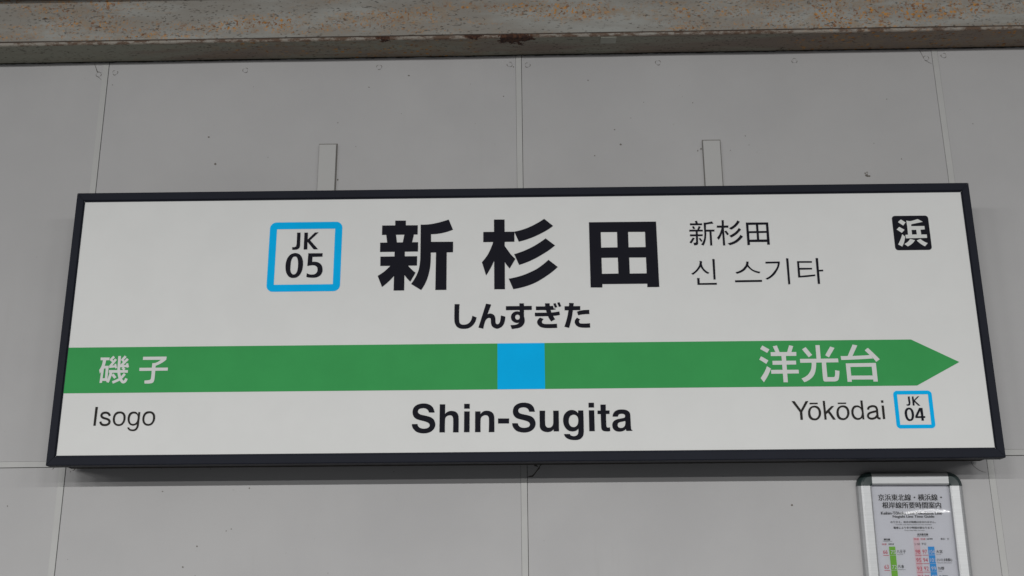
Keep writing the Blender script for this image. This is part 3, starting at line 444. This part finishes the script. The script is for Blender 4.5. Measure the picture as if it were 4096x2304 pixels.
def inside(p, poly):
    r = False; j = len(poly)-1; px, py = p
    for i in range(len(poly)):
        a, b = poly[i], poly[j]
        if (a.y > py) != (b.y > py) and px < (b.x-a.x)*(py-a.y)/(b.y-a.y) + a.x: r = not r
        j = i
    return r
def region(bm, adds, subs, y):
    """triangulate union(adds) minus union(subs) as a flat print at depth y"""
    V = []; E = []
    for poly in adds + subs:
        s = len(V); V += poly; E += [(s+i, s+(i+1) % len(poly)) for i in range(len(poly))]
    vv, ee, ff, *_ = geometry.delaunay_2d_cdt(V, E, [], 0, 1e-4)
    bv = {}
    for f in ff:
        c = sum((vv[i] for i in f), Vector((0, 0)))/len(f)
        if any(inside(c, a) for a in adds) and not any(inside(c, a) for a in subs):
            q = []
            for i in f:
                if i not in bv: bv[i] = bm.verts.new(pt(vv[i].x, vv[i].y, y))
                q.append(bv[i])
            try: bm.faces.new(q)
            except ValueError: pass
def face_out(bm):
    bmesh.ops.recalc_face_normals(bm, faces=bm.faces[:])
    for f in bm.faces:
        if f.normal.y > 0: f.normal_flip()
def print_part(name, bm, mat, parent):
    face_out(bm); me = bpy.data.meshes.new(name); bm.to_mesh(me); bm.free()
    return link(name, me, mat, parent)
def lettering(key, mat, y, label=None, part=slice(None)):
    bm = bmesh.new()
    for g in GLYPHS[key][part]:
        adds, subs = [], []
        for op in g.split(' | '):
            h, _, rest = op.partition(' ')
            if h == '+': adds.append(smooth_pts(rest))
            elif h == '-': subs.append(smooth_pts(rest))
            else: adds.append(stroke(float(h[1:]), rest))
        region(bm, adds, subs, y)
    o = print_part("lettering", bm, mat, sign)
    if label: o['label'] = label
def rrect(x0, x1, z0, z1, r, n=8):
    out = []
    for cx, cz, a0 in ((x1-r, z1-r, 0), (x0+r, z1-r, 90), (x0+r, z0+r, 180), (x1-r, z0+r, 270)):
        for k in range(n+1):
            t = math.radians(a0 + 90*k/n); out.append(Vector((cx + r*math.cos(t), cz + r*math.sin(t))))
    return out
def rect(x0, x1, z0, z1): return [Vector((x0, z0)), Vector((x1, z0)), Vector((x1, z1)), Vector((x0, z1))]
# mitred frame bars: profile rings swept between two corners
def frame_bar(a, b, ca, cb):
    """a,b outer corners; ca,cb inner corners (x,z) in m"""
    bm = bmesh.new(); g = .00035
    a, b, ca, cb = (Vector(v) for v in (a, b, ca, cb))
    d = (b-a).normalized()*g; a = a+d; b = b-d; ca = ca+d; cb = cb-d
    def ring(o, i):
        n = (i-o)
        pr = ((0.10, -SD+.030), (0.0, -SD+.027), (0.0, -SD+.0016), (0.03, -SD+.0005), (0.09, -SD), (0.90, -SD), (0.97, -SD+.0005), (1.0, -SD+.0016), (1.0, -SD+.0035), (1.15, -SD+.0036), (1.15, -SD+.030))
        return [bm.verts.new((o.x + n.x*t, y, o.y + n.y*t)) for t, y in pr]
    r1, r2 = ring(a, ca), ring(b, cb); n = len(r1)
    for k in range(n): bm.faces.new((r1[k], r1[(k+1) % n], r2[(k+1) % n], r2[k]))
    bm.faces.new(r1); bm.faces.new(r2)
    return from_bm("frame_bar", bm, M_navy, sign)
O = [(-SWH, SHH), (SWH, SHH), (SWH, -SHH), (-SWH, -SHH)]; I = [(-IW, IH), (IW, IH), (IW, -IH), (-IW, -IH)]
for k in range(4): frame_bar(O[k], O[(k+1) % 4], I[k], I[(k+1) % 4])
boxo("sign_face", -IW - .001, IW + .001, -SD + .0040, -SD + .0055, -IH - .001, IH + .001, M_white, sign)
boxo("back_box", -SWH + .010, SWH - .010, -SD + .0305, -.012, -SHH + .0075, SHH - .010, M_gap, sign)
YB = -SD + .0036; YL = -SD + .0032
bm = bmesh.new(); region(bm, [[Vector(v) for v in ((-892, -46.8), (755.8, -47.2), (843.8, -93.0), (757.5, -138.4), (-892, -138.0))]], [rect(-48.1, 43.6, -140, -45)], YB); print_part("green_arrow_band", bm, M_green, sign)
bm = bmesh.new(); region(bm, [rect(-48.1, 43.6, -138.3, -46.9)], [], YB); print_part("blue_square", bm, M_blue, sign)
bm = bmesh.new(); region(bm, [rrect(-507.5, -360.9, 63.5, 210.3, 13)], [rect(-493.2, -375.4, 78.0, 195.6)], YB); o = print_part("code_box", bm, M_blue, sign); o['label'] = "large blue code box left of the name"
bm = bmesh.new(); region(bm, [rrect(710.0, 783.4, -221.1, -148.4, 7.5)], [rect(717.2, 776.0, -214.1, -155.6)], YB); o = print_part("code_box", bm, M_blue, sign); o['label'] = "small blue code box at lower right"
bm = bmesh.new(); region(bm, [rrect(745.5, 818.3, 136.2, 209.3, 6.5)], [], YB); print_part("zone_badge", bm, M_black, sign)
lettering('kanji_big', M_black, YL, "large black kanji station name")
lettering('kana', M_black, YL, "black hiragana under the name")
lettering('roman', M_black, YL, "bold black roman station name")
lettering('hanzi', M_black, YL, "small black station name at right")
lettering('hangul', M_black, YL, "first word of the small black hangul name", slice(0, 1))
lettering('hangul', M_black, YL, "second word of the small black hangul name", slice(1, 4))
lettering('code05', M_black, YL, "letters and digits in the large code box")
lettering('code04', M_black, YL, "letters and digits in the small code box")
lettering('zone', M_wl, YL, "white character on the black badge")
lettering('left_kanji', M_wl, YL, "white kanji at the left of the band")
lettering('right_kanji', M_wl, YL, "white kanji at the right of the band")
lettering('isogo', M_grey, YL, "thin roman name under the left of the band")
lettering('yokodai', M_grey, YL, "thin roman name under the right of the band")
M_bar = N("bar paint", .6, .35)
fl = M_bar.ramp(M_bar.voro(42), .10, .05)
M_bar.colour(M_bar.mix(M_bar.math('MULTIPLY', fl, M_bar.ramp(M_bar.sep()[0], .3, .35, 0, .9)), (0.50, 0.498, 0.49), (0.26, 0.14, 0.05)))
M_bar = M_bar.m
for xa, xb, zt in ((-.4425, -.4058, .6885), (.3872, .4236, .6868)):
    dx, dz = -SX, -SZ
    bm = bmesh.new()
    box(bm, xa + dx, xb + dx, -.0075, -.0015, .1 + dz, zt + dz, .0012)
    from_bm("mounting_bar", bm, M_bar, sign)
    boxo("bar_gap_shade", xa + dx - .0012, xb + dx + .0022, -.0016, -.0002, .1 + dz, zt + dz + .0042, M_dirt_shade, sign)  # added dark plate: shadow gap and dirt painted round the bar

# ------------------------------------------------------------------ the poster case
pos = thing("poster_case", (PX, 0, PZ + Z0), 0.0105, label="aluminium snap frame with dark green corners holding a travel time guide, below the sign", cat="poster frame")
PHW = 0.1026; PH = 0.60; FWD = 0.0265; CR = 0.028
prof = ((0.0, -.0005), (0.0, -.006), (0.0015, -.0105), (0.006, -.0145), (0.0095, -.0160), (0.0235, -.0150), (0.0262, -.0135), (0.0262, -.0080), (0.0262, -.0005))
def sweep(name, A, B, nrm, mat):
    """straight run from A to B (x,z), profile going inward along nrm"""
    bm = bmesh.new(); A, B, nrm = Vector(A), Vector(B), Vector(nrm); R = []
    for P in (A, B): R.append([bm.verts.new((P.x + nrm.x*t, y, P.y + nrm.y*t)) for t, y in prof])
    n = len(prof)
    for k in range(n): bm.faces.new((R[0][k], R[0][(k+1) % n], R[1][(k+1) % n], R[1][k]))
    bm.faces.new(R[0]); bm.faces.new(R[1])
    return from_bm(name, bm, mat, pos)
sweep("frame_rail", (-PHW + CR, 0), (PHW - CR, 0), (0, -1), M_alu)
sweep("frame_rail", (-PHW + CR, -PH), (PHW - CR, -PH), (0, 1), M_alu)
sweep("frame_rail", (-PHW, -CR), (-PHW, -PH + CR), (1, 0), M_alu)
sweep("frame_rail", (PHW, -CR), (PHW, -PH + CR), (-1, 0), M_alu)
def corner(cx, cz, a0):
    bm = bmesh.new(); n = 12; R = []; sc = 1.012
    for k in range(n+1):
        t = math.radians(a0 + 90*k/n); d = Vector((math.cos(t), math.sin(t)))
        # rounded square outline: radius grows a little so the rails' edges meet flush
        R.append([bm.verts.new((cx + d.x*(CR - s*1.0 if s < CR else 0), min(y, -.0005)*1.06, cz + d.y*(CR - s if s < CR else 0))) for s, y in prof])
    m_ = len(prof)
    for a, b in zip(R, R[1:]):
        for k in range(m_): 
            try: bm.faces.new((a[k], a[(k+1) % m_], b[(k+1) % m_], b[k]))
            except ValueError: pass
    bm.faces.new(R[0]); bm.faces.new(R[-1])
    return from_bm("corner_cap", bm, M_corner, pos, smooth=False)
corner(-PHW + CR, -CR, 90); corner(PHW - CR, -CR, 0); corner(-PHW + CR, -PH + CR, 180); corner(PHW - CR, -PH + CR, 270)
xi = PHW - .0262 + .001
boxo("poster_sheet", -xi, xi, -.0045, -.0025, -PH + .0255, -.0255, M_paper, pos)
def local(x, z):
    dx, dz = x - PX*1000, z - PZ*1000; c, s = math.cos(-.0105), math.sin(-.0105)
    return c*dx + s*dz, -s*dx + c*dz
TXT = {}
def text(s, x0, x1, z, h, mat, bold=0.0, y=-.0052, zx=None):
    """lettering set to run from x0 to x1 (wall mm), centred on z, h mm tall"""
    cu = bpy.data.curves.new("t", 'FONT'); cu.body = s; cu.resolution_u = 3; cu.fill_mode = 'FRONT'
    o = bpy.data.objects.new("t", cu); col.objects.link(o)
    dg = bpy.context.evaluated_depsgraph_get(); me = bpy.data.meshes.new_from_object(o.evaluated_get(dg))
    bpy.data.objects.remove(o)
    if not me.vertices: return
    xs = [v.co.x for v in me.vertices]; ys = [v.co.y for v in me.vertices]
    ax, bx, ay, by = min(xs), max(xs), min(ys), max(ys)
    u0, v0 = local((x0+x1)/2, z if zx is None else zx); sxx = (x1-x0)/(bx-ax); szz = h/(by-ay)
    vs, fs = TXT.setdefault(mat.name, ([], []))
    for q, ox in enumerate((0,) if not bold else (-bold*10, 0, bold*10)):
        n0 = len(vs)
        for v in me.vertices:
            vs.append(((u0 + ox + (v.co.x-(ax+bx)/2)*sxx)/1000, y - q*.00003, (v0 + (v.co.y-(ay+by)/2)*szz)/1000))
        for p in me.polygons: fs.append(tuple(n0+i for i in p.vertices))
    bpy.data.meshes.remove(me)
text("京浜東北線・横浜線・", 684.8, 808.2, -80.2, 12.6, M_ink, .028)
text("根岸線所要時間案内", 691.2, 804.8, -95.2, 12.2, M_ink, .028)
text("Keihin-Tōhoku Line·Yokohama Line·", 687.0, 806.0, -110.3, 6.2, M_ink, .02)
text("Negishi Line Time Guide", 709.0, 789.2, -117.6, 6.4, M_ink, .02)
text("のりかえ、待合せ時間は含まれません。", 703.5, 790.5, -127.6, 4.3, M_ink, .008)
text("Transfer and waiting times are not included.", 712.8, 782.6, -132.6, 2.2, M_ink)
text("電車により多少時間が異なります。", 708.2, 785.2, -138.4, 4.3, M_ink, .008)
text("Times may differ by train.", 728.2, 767.6, -143.6, 2.2, M_ink)
text("京浜東北線", 752.4, 773.2, -151.2, 4.0, M_ink, .012); text("Keihin-Tōhoku Line", 751.8, 773.6, -154.4, 1.5, M_ink)
text("横浜線", 687.0, 699.0, -160.0, 4.0, M_ink, .012); text("Yokohama Line", 684.6, 702.4, -163.2, 1.5, M_ink)
text("快速", 744.6, 754.2, -160.0, 3.6, M_red); text("快速", 757.4, 767.0, -160.0, 3.6, M_red); text("各駅停車", 769.4, 781.0, -160.0, 3.4, M_ink)
text("単位：分", 796.4, 812.4, -160.2, 4.2, M_ink)
text("快速", 682.4, 691.4, -169.0, 3.6, M_red); text("各駅停車", 694.8, 705.4, -169.0, 3.4, M_ink)
text("土・休日", 744.8, 755.4, -169.4, 4.0, M_ink); text("平日", 758.6, 767.0, -169.4, 4.0, M_ink)
for s, x0, x1, z in (("66", 683.2, 691.6, -183.4), ("63", 682.6, 690.8, -211.4), ("98", 745.2, 754.4, -183.8), ("97", 758.6, 767.2, -183.8), ("95", 745.0, 754.2, -199.6), ("94", 758.2, 766.9, -199.6),
                     ("93", 744.8, 754.0, -215.4), ("92", 757.9, 766.6, -215.4), ("91", 744.6, 753.8, -231.0), ("90", 757.6, 766.3, -231.0)):
    text(s, x0, x1, z, 7.6, M_red)
    text("—", x0 - .6, x1 + 2.2, z - 6.6, 0.9, M_red)
for s, x0, x1, z in (("75", 697.4, 706.6, -184.2), ("72", 696.9, 706.2, -212.0)): text(s, x0, x1, z, 7.4, M_paper, 0, -.0056)
for s, x0, x1, z in (("104", 771.2, 781.6, -184.2), ("101", 771.0, 781.2, -199.8), ("99", 771.6, 780.4, -215.4), ("97", 771.4, 780.2, -231.0)): text(s, x0, x1, z, 7.2, M_paper, 0, -.0056)
text("八王子", 709.0, 726.6, -183.2, 6.4, M_ink, .004); text("Hachiōji", 709.4, 720.6, -188.8, 1.6, M_ink)
text("片倉", 708.8, 720.4, -211.0, 6.2, M_ink, .004); text("Katakura", 709.0, 722.0, -216.6, 1.6, M_ink)
text("大宮", 784.6, 796.8, -184.0, 6.2, M_ink, .004); text("Ōmiya", 785.0, 793.6, -189.4, 1.6, M_ink)
text("さいたま新都心", 784.4, 813.6, -199.4, 5.8, M_ink, .004); text("Saitama-Shintoshin", 784.8, 812.2, -205.0, 1.6, M_ink)
text("与野", 784.2, 796.4, -215.4, 6.0, M_ink, .004); text("Yono", 784.6, 791.0, -220.6, 1.6, M_ink)
text("北浦和", 784.0, 801.4, -231.0, 6.0, M_ink, .004)
CREASE = .046
def tint(name, x0, x1, za, zb_, mat, y):
    bm = bmesh.new(); region(bm, [[Vector(local(x0, za)), Vector(local(x1, za)), Vector(local(x1 - (za-zb_)*.0105, zb_)), Vector(local(x0 - (za-zb_)*.0105, zb_))]], [], y)
    print_part(name, bm, mat, pos)
tint("green_line_bar", 695.4, 707.3, -173.6, -189.9, M_pgreen, -.0049)
tint("green_line_bar", 695.3, 707.1, -190.5, -217.6, M_pgreen, -.0049)
tint("green_line_bar", 695.0, 706.8, -218.2, -245.0, M_pgreen, -.0049)
for k in range(5):
    z = -174.4 - k*15.7 - (.4 if k else 0)
    tint("blue_line_bar", 770.0 - k*.16, 782.3 - k*.16, z, z - 15.2, M_pblue, -.0049)
tint("pink_tint", 743.8, 755.8, -157.0, -300.0, M_pink, -.0047)
for nm, (vs, fs) in TXT.items():
    me = bpy.data.meshes.new("printed_text"); me.from_pydata(vs, [], fs); me.update()
    me.materials.append(bpy.data.materials[nm])
    o = bpy.data.objects.new("printed_text", me); col.objects.link(o); o.parent = pos; o['kind'] = 'stuff'
# slightly buckled clear cover: one soft crease catches the far tubes
cov = N("clear cover sheet", .04, .5)
t = cov.t; out = t.nodes['Material Output']
tr = t.nodes.new('ShaderNodeBsdfTransparent'); gl = t.nodes.new('ShaderNodeBsdfGlossy'); gl.inputs['Roughness'].default_value = .09
fr = t.nodes.new('ShaderNodeFresnel'); fr.inputs['IOR'].default_value = 1.45; mx = t.nodes.new('ShaderNodeMixShader')
t.links.new(fr.outputs[0], mx.inputs[0]); t.links.new(tr.outputs[0], mx.inputs[1]); t.links.new(gl.outputs[0], mx.inputs[2]); t.links.new(mx.outputs[0], out.inputs[0])
zs = [-.0262 - .030*j/12 for j in range(12)] + [-.0562 - .045*j/90 for j in range(90)] + [-.1012 - (PH - .0262 - .1012)*j/20 for j in range(21)]
bm = bmesh.new(); nx = 50; G = []
for z in zs:
    row = []
    for i in range(nx+1):
        x = -xi + 2*xi*i/nx
        zc = -.0760 - 1.3*(x - .044)**2
        y = -.0075 + CREASE*.0042*.886*math.erf((z - zc)/.0042)*math.exp(-((x - .030)/.075)**2)
        row.append(bm.verts.new((x, y, z)))
    G.append(row)
for j in range(len(zs)-1):
    for i in range(nx): bm.faces.new((G[j][i], G[j][i+1], G[j+1][i+1], G[j+1][i]))
face_out(bm); me = bpy.data.meshes.new("clear_cover"); bm.to_mesh(me); bm.free()
link("clear_cover", me, cov.m, pos, smooth=True)
